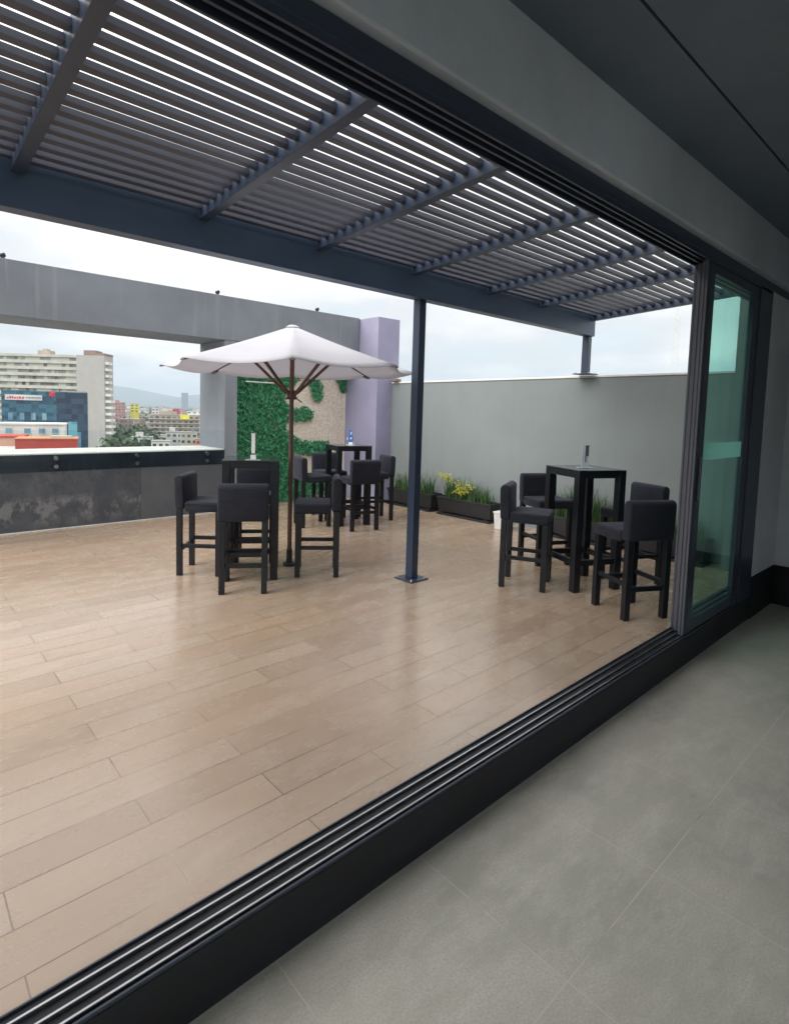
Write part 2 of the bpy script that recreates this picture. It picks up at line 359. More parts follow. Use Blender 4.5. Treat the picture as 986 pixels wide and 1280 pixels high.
nt.links.new(bb.outputs[0], xs.inputs[1]); nt.links.new(tl.outputs[0], xs.inputs[2]); nt.links.new(xs.outputs[0], nt.nodes['Material Output'].inputs[0])
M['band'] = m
b = MB(); b.box(.137,1.13-.137,-.0055,-.0043,1.225,1.345); b.build('reflection_band', M['band'], d1)  # pale teal translucent strip standing in for a reflection across the pane
b = MB(); b.box(.06,.075,-.034,-.0175,.95,1.25); b.build('pull_handle', M['frame_light'], d1, .004)
j = thing('door_jamb', 'wide dark metal door jamb between the green glass and grey wall', 'door frame', (5.42,1.44,0))
b = MB(); b.box(-.165,.165,-.066,-.019,.006,2.577); b.build('jamb_cover', M['frame'], j, .003)
b = MB(); b.box(.182,.30,-.017,.073,.006,2.55); b.build('jamb_post', M['frame'], j, .003)

# ---------------------------------------------------------------- pergola
P = thing('pergola', 'dark steel pergola with grey louvre roof over the terrace', 'pergola', (3.57,3.47,0))
def pl(o): o.location = (-3.57,-3.47,0); return o
SL = -.062
def zr(y): return 2.775 + SL*(y-1.6)
b = MB(); b.box(-2.46,6.575,3.42,3.53,2.487,2.738); pl(b.build('outer_beam', M['metal_mid'], P, .004))
b = MB(); b.box(-2.46,6.575,1.53,1.60,2.76,2.90); pl(b.build('ledger', M['slat'], P, .003))
RX = [-2.40,-1.40,-.40,.598,1.588,2.480,3.460,4.490,5.40,6.53]
for xe in RX:
    b = MB(); b.box(xe-.06,xe,1.602,3.418,2.775-SL*1.6,2.875-SL*1.6,SL); pl(b.build('rafter', M['metal'], P, .002))
for k in range(len(RX)-1):
    a, e = RX[k]+.001, RX[k+1]-.061
    b = MB(); y = 1.735
    for i in range(18):
        b.box(a,e,y,y+.043,2.775-SL*1.6+.0515,2.775-SL*1.6+.078,SL); y += .0955
    b.box(a,e,1.603,1.675,2.775-SL*1.6+.056,2.775-SL*1.6+.078,SL)
    pl(b.build('louvre_panel', M['slat'], P))
def post(x, z0):
    b = MB(); b.box(x-.04,x+.04,3.448,3.528,z0+.013,2.486); o = pl(b.build('post', M['metal'], P, .004))
    b = MB(); b.box(x-.11,x+.11,3.379,3.597,z0+.001,z0+.012); q = b.build('base_plate', M['metal'], o, .002)
    for sx in (-.085,.085):
        for sy in (-.085,.085):
            b = MB(); b.tube((x+sx,3.488+sy,z0+.012),(x+sx,3.488+sy,z0+.024),.009,k=6); b.build('anchor_bolt', M['steel'], o)
post(3.59, 0); post(-2.4, 0); post(6.522, 2.025)

# ---------------------------------------------------------------- terrace walls
W = thing('grey_boundary_wall', 'pale grey rendered wall with white coping behind the planters', 'wall', (6.575,4.2,0))
b = MB(); b.box(0,.22,-2.68,3.7,-.2,1.992); b.build('wall_face', M['wall_grey'], W)
b = MB(); b.box(-.012,.24,-2.68,2.785,1.993,2.018); b.build('coping', M['cap'], W, .004)
b = MB(); b.box(6.50,6.61,6.80,6.93,2.0195,2.065); tag(b.build('brick', plain('old_brick', (.20,.15,.11), .9, 0, .3, 20), None, .008), 'small brown brick lying on top of the grey wall beside the lilac pillar', 'brick')
b = MB(); b.box(6.23,6.722,6.988,7.86,0,3.075); tag(b.build('lilac_pillar', M['purple'], None, .008), 'lilac painted square pillar at the corner of the terrace', 'pillar')
# frame of the big opening
F = thing('opening_frame', 'blue grey rendered beam and column framing the city view', 'beam', (3.8,7.455,0))
b = MB(); b.box(-12,2.425,0,.83,2.47,3.09); b.build('beam', M['beam_paint'], F, .008)
b = MB(); b.box(-.065,.135,.002,.828,.001,2.469); b.build('column', M['beam_paint'], F, .008)
for xx in (-2.7,-.13,1.6):
    b = MB(); b.tube((xx,.1,3.09),(xx,.1,3.13),.018,.02,8); b.tube((xx-.03,.1,3.13),(xx+.02,.1,3.15),.02,.024,8)
    b.build('cable_stub', M['black_plastic'], F)
b = MB(); b.box(3.937,6.229,7.86,8.28,0,2.469); tag(b.build('niche_wall', M['beam_under']), 'dark rendered wall behind the green plant panel', 'wall')
Pw = thing('parapet_wall', 'low dark slate clad parapet with pale stains under the glass railing', 'parapet', (0,7.455,0))
b = MB(); b.box(-8.5,3.732,0,.80,.0,.90); b.build('cladding', M['slate'], Pw)
b = MB(); b.box(-8.5,3.731,-.003,-.0004,.70,.899); b.build('upper_dark_strip', plain('dark_navy_strip', (.020,.028,.042), .25, 0, .25, 3), Pw)  # dark navy strip laid over the upper cladding, behind the lower glass
b = MB(); b.box(-8.5,3.732,-.004,.805,.901,.918); b.build('coping', M['cap'], Pw, .003)
b = MB(); b.box(-8.5,3.732,-.012,-.001,.001,.012); b.build('grout_line', M['cap'], Pw)
G = thing('glass_railing', 'frameless glass railing bolted to the dark parapet face', 'railing', (0,7.42,0))
for (a, e, st) in ((2.035,3.716,(2.495,3.45)), (.15,2.02,(.62,1.56)), (-1.75,.135,(-1.3,-.35)), (-3.6,-1.765,(-3.2,-2.2))):
    b = MB(); b.box(a,e,-.006,.006,.695,1.19); g = b.build('glass_pane', M['glass_clear'], G)
    for sx in st:
        for sz in (.86,.762):
            b = MB(); b.tube((sx,.034,sz),(sx,.006,sz),.018,k=14); b.tube((sx,-.0065,sz),(sx,-.02,sz),.027,.025,14); b.build('stud', M['steel'], G, smooth=False)

# green wall panel
V = thing('plant_wall', 'wall panel of green artificial leaves flowing over beige stone chips', 'plant wall', (3.95,7.85,0))
b = MB(); b.box(0,2.275,-.035,.009,.001,2.45); b.build('stone_panel', M['pebble'], V)
b = MB(); b.box(2.245,2.2752,-.05,-.0355,.001,2.45); b.build('edge_trim', M['cap'], V)
LEFT = [(2.45,1.40),(2.3,1.42),(2.17,1.45),(2.05,1.35),(1.90,1.16),(1.78,1.05),(1.66,1.00),(1.56,1.10),(1.48,1.22),(1.38,1.19),(1.28,1.04),(1.20,1.02),(1.12,1.08),(1.03,1.30),(.95,1.38),(.88,1.33),(.78,1.20),(.70,1.18),(.62,1.26),(.5,1.36),(.36,1.44),(.25,1.5),(0,1.56)]
BL = [(1.52,2.09,.13),(1.585,1.97,.12),(1.63,1.86,.13),(1.655,1.76,.115),
      (1.24,1.42,.12),(1.38,1.44,.13),(1.47,1.42,.10),
      (1.36,.88,.13),(1.50,.86,.12),(1.63,.885,.11),(1.76,.87,.12),(1.86,.88,.105),
      (2.17,2.09,.14),(2.22,1.95,.12),(2.14,2.23,.15),(2.2,2.36,.14),(1.48,2.22,.14),(1.45,2.36,.15),
      (1.60,.24,.16),(1.76,.20,.15),(1.9,.15,.14)]
def in_left(x, z):
    for (z1, x1), (z0, x0) in zip(LEFT, LEFT[1:]):
        if z0 <= z <= z1: return x < x0 + (x1-x0)*(z-z0)/(z1-z0) + rnd.uniform(-.02,.02)
    return False
b = MB(); cnt = 0
def leafq(b, c, s, nrm_bias):
    n = Vector((rnd.gauss(0,.55), nrm_bias, rnd.gauss(.25,.5))).normalized()
    t = n.orthogonal().normalized(); t.rotate(Matrix.Rotation(rnd.uniform(0,6.28),3,n)); w = n.cross(t)
    c = Vector(c); b.quad(c-t*s, c-w*s*.5+n*s*.12, c+t*s, c+w*s*.5+n*s*.12)
while cnt < 23000:
    x = rnd.uniform(.0,2.26); z = rnd.uniform(.01,2.44)
    ok = in_left(x,z) or any((x-p)**2+(z-q)**2 < (r*rnd.uniform(.88,1.06))**2 for p,q,r in BL)
    if not ok: continue
    clump = .5+.5*math.sin(x*31+math.sin(z*17)*2)*math.sin(z*29+math.cos(x*13)*2)
    leafq(b, (x, -.045-.065*clump*rnd.random()**.6-.012, z), rnd.uniform(.016,.028), -.75); cnt += 1
b.build('foliage', M['hedge'], V, fix=False)
b = MB(); b.tube((4.19,7.69,1.915),(4.73,7.69,1.915),.011,k=10); b.tube((4.2,7.69,1.915),(4.2,7.80,1.915),.006,k=6); b.tube((4.7,7.69,1.915),(4.7,7.80,1.915),.006,k=6)
tag(b.build('strip_light', M['white_plastic']), 'thin white strip light across the top of the green leaves', 'strip light')
# corner of the building seen through the green glass
b = MB(); b.box(6.34,6.574,1.52,1.83,.001,3.0); tag(b.build('corner_pilaster', M['wall_grey']), 'pale pilaster at the building corner seen through the green glass', 'pilaster')
D = thing('drain_pipe', 'thin white drain pipe clipped to the pilaster behind the green glass', 'pipe', (6.315,1.70,0))
b = MB(); b.tube((0,0,.01),(0,0,2.0),.018); b.build('pipe', M['white_plastic'], D, smooth=False)
for zz in (.9,1.93,1.99,2.05):
    b = MB(); b.box(-.022,.024,-.045,.045,zz,zz+.018); b.build('clamp', M['white_plastic'], D)

# ---------------------------------------------------------------- bar stools
STG = 'black upholstered bar stools on the terrace'
def rounded_back():
    # side profile of the upholstered back (y, z): rounded top, slightly raked
    p = [(-.205,.600),(-.212,.72),(-.216,.855)]
    for i in range(9):
        a = math.pi*(1-i/8); p.append((-.174+.042*math.cos(a), .862+.040*math.sin(a)))
    p += [(-.132,.80),(-.128,.70),(-.125,.600)]
    return p
stool0 = thing('bar_stool', 'x', 'bar stool', (0,0,0), 0, STG)
b = MB(); b.prism(rounded_back(), -.2, .2); b.build('backrest', M['fabric'], stool0, .014, 3, True)
b = MB(); b.box(-.2,.2,-.122,.205,.578,.668); st_ = b.build('seat', M['fabric'], stool0, .018, 3, True)
b = MB()
for (p,q) in (((-.2005,-.12,.648),(-.2005,.19,.648)),((.2005,-.12,.648),(.2005,.19,.648)),((-.185,.2055,.648),(.185,.2055,.648))): b.tube(p,q,.0032,k=6)
b.build('piping', M['fabric'], st_)
for sx in (-1,1):
    b = MB(); b.box(sx*.168-.0235,sx*.168+.0235,.150,.197,0,.577); b.build('leg', M['legwood'], stool0, .003)
    b = MB(); b.box(sx*.168-.0235,sx*.168+.0235,-.198,-.151,0,.599); b.build('leg', M['legwood'], stool0, .003)
    b = MB(); b.box(sx*.168-.010,sx*.168+.010,-.150,.149,.250,.285); b.build('rung', M['legwood'], stool0, .002)
for yy in (.172,-.174):
    b = MB(); b.box(-.144,.144,yy-.010,yy+.010,.212,.250); b.build('rung', M['legwood'], stool0, .002)
ST = [
 (2.273,4.163,.53,.85,'black bar stool seen from behind, in front of the table beside the umbrella'),
 (2.225,4.82,.745,-.667,'black bar stool nearest the parapet, left of the umbrella table'),
 (3.03,4.175,-.81,.59,'black bar stool just right of the umbrella pole, seen side on'),
 (2.82,4.95,-.54,-.84,'black bar stool behind the umbrella table, mostly hidden by the table legs'),
 (4.622,5.467,.28,.96,'black bar stool in front of the far table, its back turned to the room'),
 (5.234,5.845,-.95,.32,'black bar stool at the right of the far table, beside the planter'),
 (4.78,6.33,-.31,-.95,'black bar stool behind the far table, in front of the beige stone panel'),
 (4.25,5.98,.95,-.30,'black bar stool left of the far table, just behind the umbrella pole'),
 (4.30,2.77,.43,-.90,'black bar stool left of the table by the glass door, near the steel post'),
 (4.36,1.87,.46,.89,'nearest black bar stool, standing next to the sliding door leaves'),
 (5.16,3.11,-.45,-.89,'black bar stool behind the table by the glass door, in front of the snake grass'),
 (5.20,2.24,-.91,.414,'black bar stool half hidden by the door stile, behind the nearest stool'),
]
for i, (x, y, fx, fy, lab) in enumerate(ST):
    rz = math.atan2(-fx, fy)
    if i == 0: stool0.location = (x,y,0.001); stool0.rotation_euler = (0,0,rz); stool0['label'] = lab
    else: dup(stool0, (x,y,0.001), rz, lab)

# ---------------------------------------------------------------- bar tables
tab0 = thing('bar_table', 'x', 'bar table', (0,0,0), 0, 'square black bar tables on the terrace')
h = .24; lw = .033
for sx in (-1,1):
    for sy in (-1,1):
        b = MB(); b.box(sx*(h-lw)-lw,sx*(h-lw)+lw,sy*(h-lw)-lw,sy*(h-lw)+lw,0,1.046); b.build('leg', M['legwood'], tab0, .003)
for s in (-1,1):
    b = MB(); b.box(-h+2*lw+.001,h-2*lw-.001,s*(h-lw)-.028,s*(h-lw)+.0315,.985,1.045); b.build('apron', M['legwood'], tab0, .002)
    b = MB(); b.box(s*(h-lw)-.0315,s*(h-lw)+.028,-h+2*lw+.001,h-2*lw-.001,.985,1.045); b.build('apron', M['legwood'], tab0, .002)
    b = MB(); b.box(-h+2*lw+.001,h-2*lw-.001,s*(h-lw)-.015,s*(h-lw)+.015,.225,.275); b.build('stretcher', M['legwood'], tab0, .002)
    b = MB(); b.box(s*(h-lw)-.015,s*(h-lw)+.015,-h+2*lw+.001,h-2*lw-.001,.225,.275); b.build('stretcher', M['legwood'], tab0, .002)
b = MB(); b.box(-h-.002,h+.002,-h-.002,h+.002,1.047,1.055); b.build('glass_top', M['tabletop'], tab0, .002)
TB = [(2.528,4.501,R(-32.7),'square black bar table under the white umbrella'),
      (4.722,5.834,R(-18),'square black bar table farthest away, near the lilac pillar'),
      (4.727,2.479,R(-24.4),'square black bar table near the sliding glass door and grey wall')]
for i, (x, y, rz, lab) in enumerate(TB):
    if i == 0: tab0.location = (x,y,.001); tab0.rotation_euler = (0,0,rz); tab0['label'] = lab
    else: dup(tab0, (x,y,.001), rz, lab)
# table top signs
def sign(x, y, rz, label, kind):
    s = thing('table_sign', label, 'table sign', (x,y,1.0565), rz)
    b = MB(); b.box(-.065,.065,-.03,.03,0,.005); b.build('base', M['acrylic'], s, .001)
    if kind == 0:
        b = MB(); b.box(-.024,.024,-.004,.004,.006,.045); b.build('holder', M['white_plastic'], s, .001)
        b = MB(); b.box(-.016,.016,-.0035,.0035,.057,.222); b.build('card', M['white_plastic'], s, .001)
        b = MB(); b.box(-.019,.019,-.003,.003,.0452,.0568); b.build('clip', M['dark_print'], s)
        b = MB(); b.box(-.02,.02,-.005,.005,.2222,.232); b.build('cap', M['white_plastic'], s, .002)
    elif kind == 1:
        b = MB(); b.box(-.030,.030,-.004,.004,.006,.208); c = b.build('card', M['acrylic'], s, .001)
        b = MB(); b.box(-.002,.028,-.0056,-.0045,.105,.200); b.box(-.002,.008,-.0056,-.0045,.05,.1048); b.build('print', M['dark_print'], c)
    else:
        b = MB(); b.box(-.028,.028,-.004,.004,.006,.034); b.build('holder', M['white_plastic'], s, .001)
        b = MB()
        for (cz, r) in ((.085,.045),(.158,.040)):
            n0 = len(b.v); k = 20
            for yy in (-.004,.004):
                for i in range(k): a = 2*math.pi*i/k; b.v.append((.8*r*math.cos(a)*(1 if cz<.1 else .85), yy+(.0003 if cz>.1 else 0), cz+r*math.sin(a)))
            b.f.append(tuple(n0+i for i in range(k))); b.f.append(tuple(n0+k+i for i in reversed(range(k))))
            for i in range(k): j2=(i+1)%k; b.f.append((n0+i,n0+j2,n0+k+j2,n0+k+i))
        c = b.build('card', M['blue_print'], s)
        b = MB(); b.box(-.006,.014,-.0058,-.0046,.075,.10); b.box(-.004,.012,-.0058,-.0046,.14,.175); b.box(-.05,-.037,-.003,.003,.07,.1); b.build('print', M['white_plastic'], c)
    return s
view = R(-41.3)
sign(2.452,4.349,view,'slim white sign holder standing on the umbrella table','0' and 0)
sign(4.683,2.462,view,'clear acrylic sign with dark print on the table by the glass door',1)
sign(4.728,5.80,view,'rounded blue and white sign standing on the far table',2)

# ---------------------------------------------------------------- umbrella
U = thing('umbrella', 'white canvas umbrella on a red brown wooden pole', 'umbrella', (2.945,4.51,0))
AP, ED, RAD = 2.283, 1.885, 1.19
ph0 = math.atan2(-4.51,-2.945)   # one rib points towards the door
ribs = [ph0 + k*math.pi/4 for k in range(8)]
verts = []; faces = []
NS, NR = 12, 10
for k in range(8):
    for i in range(NS):
        for j in range(NR+1):
            s = i/NS; t = j/NR
            a0, a1 = ribs[k], ribs[(k+1)%8] + (2*math.pi if k == 7 else 0)
            p0 = Vector((math.cos(a0), math.sin(a0))); p1 = Vector((math.cos(a1), math.sin(a1)))
            q = p0*(1-s)+p1*s
            sag = 4*s*(1-s)
            rad = .04 + (RAD-.04)*t
            q = q*rad*(1-.035*sag*t*t)
            z = AP - (AP-ED)*(.04/RAD+t*(1-.04/RAD)) - .010*math.sin(math.pi*t) - .016*sag*math.sin(math.pi*t) - .040*sag*t**3
            verts.append((q.x,q.y,z))
def vid(k,i,j):
    if i == NS: k, i = (k+1)%8, 0
    return (k*NS+i)*(NR+1)+j
b = MB(); b.v = verts
for k in range(8):
    for i in range(NS):
        for j in range(NR): b.f.append((vid(k,i,j),vid(k,i,j+1),vid(k,i+1,j+1),vid(k,i+1,j)))
can = b.build('canopy', M['canvas'], U, smooth=True)
so = can.modifiers.new('thick','SOLIDIFY'); so.thickness = .004; so.offset = 1
b = MB(); b.tube((0,0,AP-.012),(0,0,AP+.010),.07,.035,16); b.build('crown_cap', M['canvas'], U, .004)
b = MB(); b.tube((0,0,.07),(0,0,2.27),.0215,k=16); pole = b.build('pole', M['umb_wood'], U, smooth=False)
b = MB(); b.tube((0,0,1.625),(0,0,1.685),.047,k=16); b.tube((0,0,1.600),(0,0,1.624),.062,.05,16); b.tube((.05,-.03,1.6),(.085,-.05,1.575),.006,k=6); b.build('runner_hub', M['umb_wood'], U)
for a in ribs:
    c, s_ = math.cos(a), math.sin(a)
    b = MB(); b.tube((.03*c,.03*s_,AP-.05),(RAD*.985*c,RAD*.985*s_,ED+.000),.009,.007,6); rb = b.build('rib', M['umb_wood'], U)
    b = MB(); b.tube((.045*c,.045*s_,1.655),(.50*c,.50*s_,2.085),.014,k=6); b.build('strut', M['umb_wood'], U)
    b = MB(); n_ = Vector((-s_,c,0)); 
    for (r_a,z_a,r_b,z_b,w_) in ((RAD*.94,ED+.012,RAD*1.004,ED-.006,.024),):
        A = Vector((r_a*c,r_a*s_,z_a)); B = Vector((r_b*c,r_b*s_,z_b)); up = Vector((0,0,.014))
        b.v = [tuple(A-n_*w_),tuple(A+n_*w_),tuple(B+n_*w_),tuple(B-n_*w_),tuple(A-n_*w_-up),tuple(A+n_*w_-up),tuple(B+n_*w_-up),tuple(B-n_*w_-up)]
        b.f = [(0,1,2,3),(7,6,5,4),(0,4,5,1),(1,5,6,2),(2,6,7,3),(3,7,4,0)]
    b.build('rib_pocket', M['canvas_edge'], U, .004)
b = MB(); b.tube((0,0,.001),(0,0,.03),.062,.058,24); b.tube((0,0,.03),(0,0,.16),.028,.028,14); b.build('base', M['black_plastic'], U, .004)

# ---------------------------------------------------------------- planters and plants
def planter(y0, y1, label, x0=6.275, x1=6.535, hgt=.27):
    p = thing('planter', label, 'planter', ((x0+x1)/2,(y0+y1)/2,0), 0, 'black trough planters along the grey wall')
    X = (x1-x0)/2; Yh = (y1-y0)/2
    b = MB(); b.frustum(-X+.03,X-.03,-Yh+.03,Yh-.03,.045,hgt-.03,-.022); b.build('trough', M['black_plastic'], p, .006)
    b = MB(); b.box(-X,X,-Yh,-Yh+.02,hgt-.03,hgt); b.box(-X,X,Yh-.02,Yh,hgt-.03,hgt); b.box(-X,-X+.02,-Yh+.021,Yh-.021,hgt-.03,hgt); b.box(X-.02,X,-Yh+.021,Yh-.021,hgt-.03,hgt); b.build('rim', M['black_plastic'], p, .004)
    b = MB(); b.box(-X+.022,X-.022,-Yh+.022,Yh-.022,hgt-.029,hgt-.018); b.build('soil', M['soil'], p)
    b = MB(); b.box(-X-.01,X-.005,-Yh+.02,Yh-.02,.001,.03); b.build('saucer', M['black_plastic'], p, .004)
    for s in (-1,1):
        b = MB(); b.box(-X+.02,X-.02,s*(Yh-.1)-.035,s*(Yh-.1)+.035,.0305,.0445); b.build('foot', M['black_plastic'], p, .003)
    return p
planter(4.63,5.63,'black trough planter with yellow flowers, in the middle of the wall')
planter(5.73,6.73,'black trough planter behind the steel post, nearest the lilac pillar')
planter(2.85,3.85,'black trough planter of snake grass behind the table by the glass door')
planter(1.95,2.75,'black trough planter at the wall end seen through the green glass')
def blades(b, x, y, z, n, h0, h1, spread, lean=.25, w=.006):
    for _ in range(n):
        px, py = x+rnd.gauss(0,spread*.45), y+rnd.gauss(0,spread)
        hh = rnd.uniform(h0,h1); la = rnd.uniform(0,6.28); L = hh*abs(rnd.gauss(0,lean))
        ang = rnd.uniform(0,3.14); wx, wy = w*math.cos(ang), w*math.sin(ang); prev = None
        for i in range(4):
            t = i/3; k = (1-t*.85)
            cx = px+math.cos(la)*L*t*t; cy = py+math.sin(la)*L*t*t; cz = z+hh*(t-.12*t*t)
            cx = min(cx, 6.56)
            cur = ((cx-wx*k,cy-wy*k,cz),(cx+wx*k,cy+wy*k,cz))
            if prev: b.quad(prev[0],prev[1],cur[1],cur[0])
            prev = cur
def grass(y0, y1, n, h0, h1, label, z=.25):
    b = MB(); k = 7
    for i in range(k):
        yy = y0+(y1-y0)*(i+.5)/k + rnd.uniform(-.03,.03); f = rnd.uniform(.7,1.1)
        blades(b, 6.405, yy, z, n//k, h0*f, h1*f, .05)
    return tag(b.build('snake_grass', M['grass'], fix=False), label, 'plant', 'snake grass growing in the trough planters')
grass(4.70,5.56,420,.14,.40,'green grassy plant around yellow flowers in the middle planter')
grass(5.80,6.66,380,.16,.44,'green grassy plant in the planter behind the steel post')
grass(2.92,3.78,600,.22,.47,'tall snake grass in the planter behind the table by the glass door')
grass(2.0,2.7,260,.15,.38,'sparse grassy plant seen through the green glass')
fl = thing('flowering_plant', 'yellow green flowers on thin stems in the middle planter', 'plant', (6.38,5.2,.25))
b = MB(); bf = MB()
heads = [(-.03,.42,.33),(.0,.36,.30),(-.02,.30,.34),(.02,.26,.27),(-.03,.02,.18),(-.05,-.06,.16),(-.02,-.12,.22),(.01,.06,.24),(-.06,-.02,.10),(-.04,.10,.13)]
for hx, hy, hz in heads:
    b.tube((hx*.3,hy*.75,0),(hx,hy,hz),.004,.003,5)
    for _ in range(34):
        leafq(bf, (hx+rnd.gauss(0,.028),hy+rnd.gauss(0,.04),hz+rnd.gauss(0,.028)), rnd.uniform(.012,.022), -.2)
b.build('stem', M['grass'], fl); bf.build('blossom', M['flower'], fl, fix=False)
wp = thing('white_pot', 'small white square pot at the end of the black planter', 'pot', (6.17,4.33,0))
b = MB(); b.frustum(-.085,.085,-.085,.085,.001,.215,-.012); b.build('pot', M['white_plastic'], wp, .006)
b = MB(); b.box(-.104,.104,-.104,.104,.2155,.232); b.build('rim', M['white_plastic'], wp, .004)

# ---------------------------------------------------------------- the city
AZ = R(-41.27)
def facade(name, col, rough=.85, var=.15, sc_=.3):
    return plain(name, col, rough, 0, var, sc_)
M['c_cream'] = facade('cream_render', (.50,.48,.42)); M['c_white'] = facade('white_render', (.66,.66,.64)); M['c_grey'] = facade('grey_render', (.40,.39,.375), var=.05)
M['c_pink'] = facade('dusty_pink_render', (.42,.22,.21)); M['c_red'] = facade('red_paint', (.46,.075,.06), var=.12); M['c_yellow'] = facade('yellow_paint', (.70,.66,.06)); M['c_hot'] = facade('bright_red_panel', (.65,.06,.10))
M['c_beige'] = facade('beige_render', (.40,.34,.27)); M['c_orange'] = facade('orange_render', (.60,.24,.12)); M['c_slab'] = facade('blue_grey_tower', (.20,.25,.32))
M['c_brown'] = facade('brown_brick', (.27,.19,.15)); M['c_roof'] = facade('flat_roof_felt', (.34,.33,.30))
def win_mat(name, dark, mid, light, sx, sz):
    m, nt, b = new_mat(name); v = coord(nt, obj=True)
    s = N(nt, 'ShaderNodeSeparateXYZ'); nt.links.new(v.outputs[0], s.inputs[0])
    def fl_(i, k):
        a = N(nt, 'ShaderNodeMath', operation='MULTIPLY'); a.inputs[1].default_value = k; nt.links.new(s.outputs[i], a.inputs[0])
        f = N(nt, 'ShaderNodeMath', operation='FLOOR'); nt.links.new(a.outputs[0], f.inputs[0]); return f.outputs[0]
    cb = N(nt, 'ShaderNodeCombineXYZ'); nt.links.new(fl_(0, sx), cb.inputs[0]); nt.links.new(fl_(2, sz), cb.inputs[1]); nt.links.new(fl_(1, sx), cb.inputs[2])
    w = N(nt, 'ShaderNodeTexWhiteNoise', noise_dimensions='3D'); nt.links.new(cb.outputs[0], w.inputs['Vector'])
    big = noise(nt, coord(nt, obj=True), .09, 2)
    ad = N(nt, 'ShaderNodeMath', operation='ADD'); nt.links.new(w.outputs['Value'], ad.inputs[0]); nt.links.new(big.outputs[0], ad.inputs[1])
    r = ramp(nt, ad.outputs[0], [(.30*2*.5+.25, light), (.62, mid), (.72, mid), (.95, dark)])
    mp = N(nt, 'ShaderNodeMath', operation='MULTIPLY'); mp.inputs[1].default_value = .62; nt.links.new(ad.outputs[0], mp.inputs[0]); nt.links.new(mp.outputs[0], r.inputs[0])
    nt.links.new(r.outputs[0], b.inputs['Base Color']); b.inputs['Roughness'].default_value = .25; return m
M['w_flat'] = win_mat('apartment_windows', (.03,.035,.035), (.20,.23,.21), (.38,.42,.37), .55, .32)
M['w_blue'] = win_mat('blue_office_glass', (.016,.05,.085), (.024,.085,.14), (.05,.16,.235), .45, .8)
M['w_teal'] = win_mat('teal_stair_glass', (.05,.20,.28), (.09,.30,.40), (.16,.42,.50), .5, .5)
M['w_dark'] = win_mat('house_windows', (.03,.035,.04), (.06,.07,.08), (.16,.18,.20), .4, .3)
M['w_pale'] = win_mat('pale_blue_windows', (.10,.22,.34), (.16,.30,.42), (.25,.40,.50), .5, .5)
GZ = -25.0
# apartment tower: strips of windows between white parapets, blank grey stair wall, corner balconies
T = thing('apartment_tower', 'tall pale apartment block with long white balcony bands and a blank grey end wall', 'apartment building', (53.91,325.69,GZ), AZ)
Wd, Ht = 28.1, 50.0
b = MB(); b.box(-Wd,Wd,.8,16,0,Ht); b.build('wall', M['c_cream'], T)
fl_n = 16; fh = Ht/fl_n
for k in range(fl_n):
    b = MB(); b.box(-Wd+.2,Wd-.02,.45,.79,k*fh+1.15,(k+1)*fh-.35); b.build('window_band', M['w_flat'], T)
    b = MB(); b.box(-Wd,Wd,-.25,.799,k*fh-.35,k*fh+1.14); b.build('parapet_band', M['c_cream'], T)
b = MB(); b.box(-Wd,Wd,-.2,16.1,Ht-.34,Ht+.9); b.build('roof_edge', M['c_cream'], T)
b = MB(); b.box(6,12,4,9,Ht+.9,Ht+3.2); b.box(8,10,5,8,Ht+3.2,Ht+4.0); b.build('roof_hut', M['c_beige'], T)
b = MB(); b.box(Wd+.01,Wd+13.8,-1.4,8,0,Ht+.8); b.build('stair_wall', M['c_grey'], T)
b = MB(); b.box(Wd+3,Wd+9,0,7,Ht+.81,Ht+3.4); b.box(Wd+9.1,Wd+13.9,-1.2,8,Ht+.81,Ht+2.0); b.build('roof_tank', M['c_brown'], T)
for k in range(fl_n):
    b = MB(); b.box(Wd+13.81,Wd+16.4+(.5 if k < 11 else -.9),-1.0,3.5,k*fh-.4,k*fh+.9); b.build('balcony', M['c_white'], T)
# blue glass office
O_ = thing('office_block', 'dark blue glass office block with a white sign band and red emblem on its roof', 'office building', (40.42,204.30,GZ), AZ+R(27))
Ht = 30.44
b = MB(); b.box(-13.3,13.3,.25,12,0,Ht); b.build('wall', M['w_blue'], O_)
O_.scale = (.90,1,1)
b = MB(); b.box(-13.2,3.3,0,.24,6,Ht-.3); b.build('glass_front', M['w_blue'], O_)
b = MB(); b.box(3.32,13.2,-.15,.24,0,Ht-.25); dk = b.build('glass_wing', win_mat('navy_office_glass', (.016,.03,.06), (.022,.045,.085), (.03,.07,.12), .5, .6), O_)
b = MB(); b.box(6.9,9.8,-.3,-.16,0,Ht-9.6); b.box(9.82,11.0,-.28,-.16,0,Ht-13); b.build('stair_glass', M['w_teal'], O_)
for k in range(4):
    b = MB(); b.box(-11.4+k*3.4,-10+k*3.4,-.12,-.01,Ht-9.2,Ht-7.0); b.build('bright_window', M['w_pale'], O_)
b = MB(); b.box(-12.2,-1.1,-.5,-.05,Ht-3.0,Ht-1.3); sb = b.build('sign_band', M['c_white'], O_)
b = MB()
x = -11.6
while x < -6.8:
    w_ = rnd.uniform(.3,.75); b.box(x,x+w_,-.56,-.505,Ht-2.55,Ht-2.55+rnd.uniform(.4,.8)); x += w_+.22
b.build('red_lettering', M['c_hot'], sb)
b = MB(); x = -6.0
while x < -1.6:
    w_ = rnd.uniform(.25,.5); b.box(x,x+w_,-.56,-.505,Ht-2.4,Ht-1.95); x += w_+.18
b.build('grey_lettering', M['c_slab'], sb)
b = MB()
for a in (0,1.05,2.1): 
    c_, s_ = math.cos(a+.5), math.sin(a+.5); n0 = len(b.v)
    b.tube((2.0-1.0*c_,-.4+.03*a,Ht-.9-1.0*s_),(2.0+1.0*c_,-.4+.03*a,Ht-.9+1.0*s_),.28,k=6)
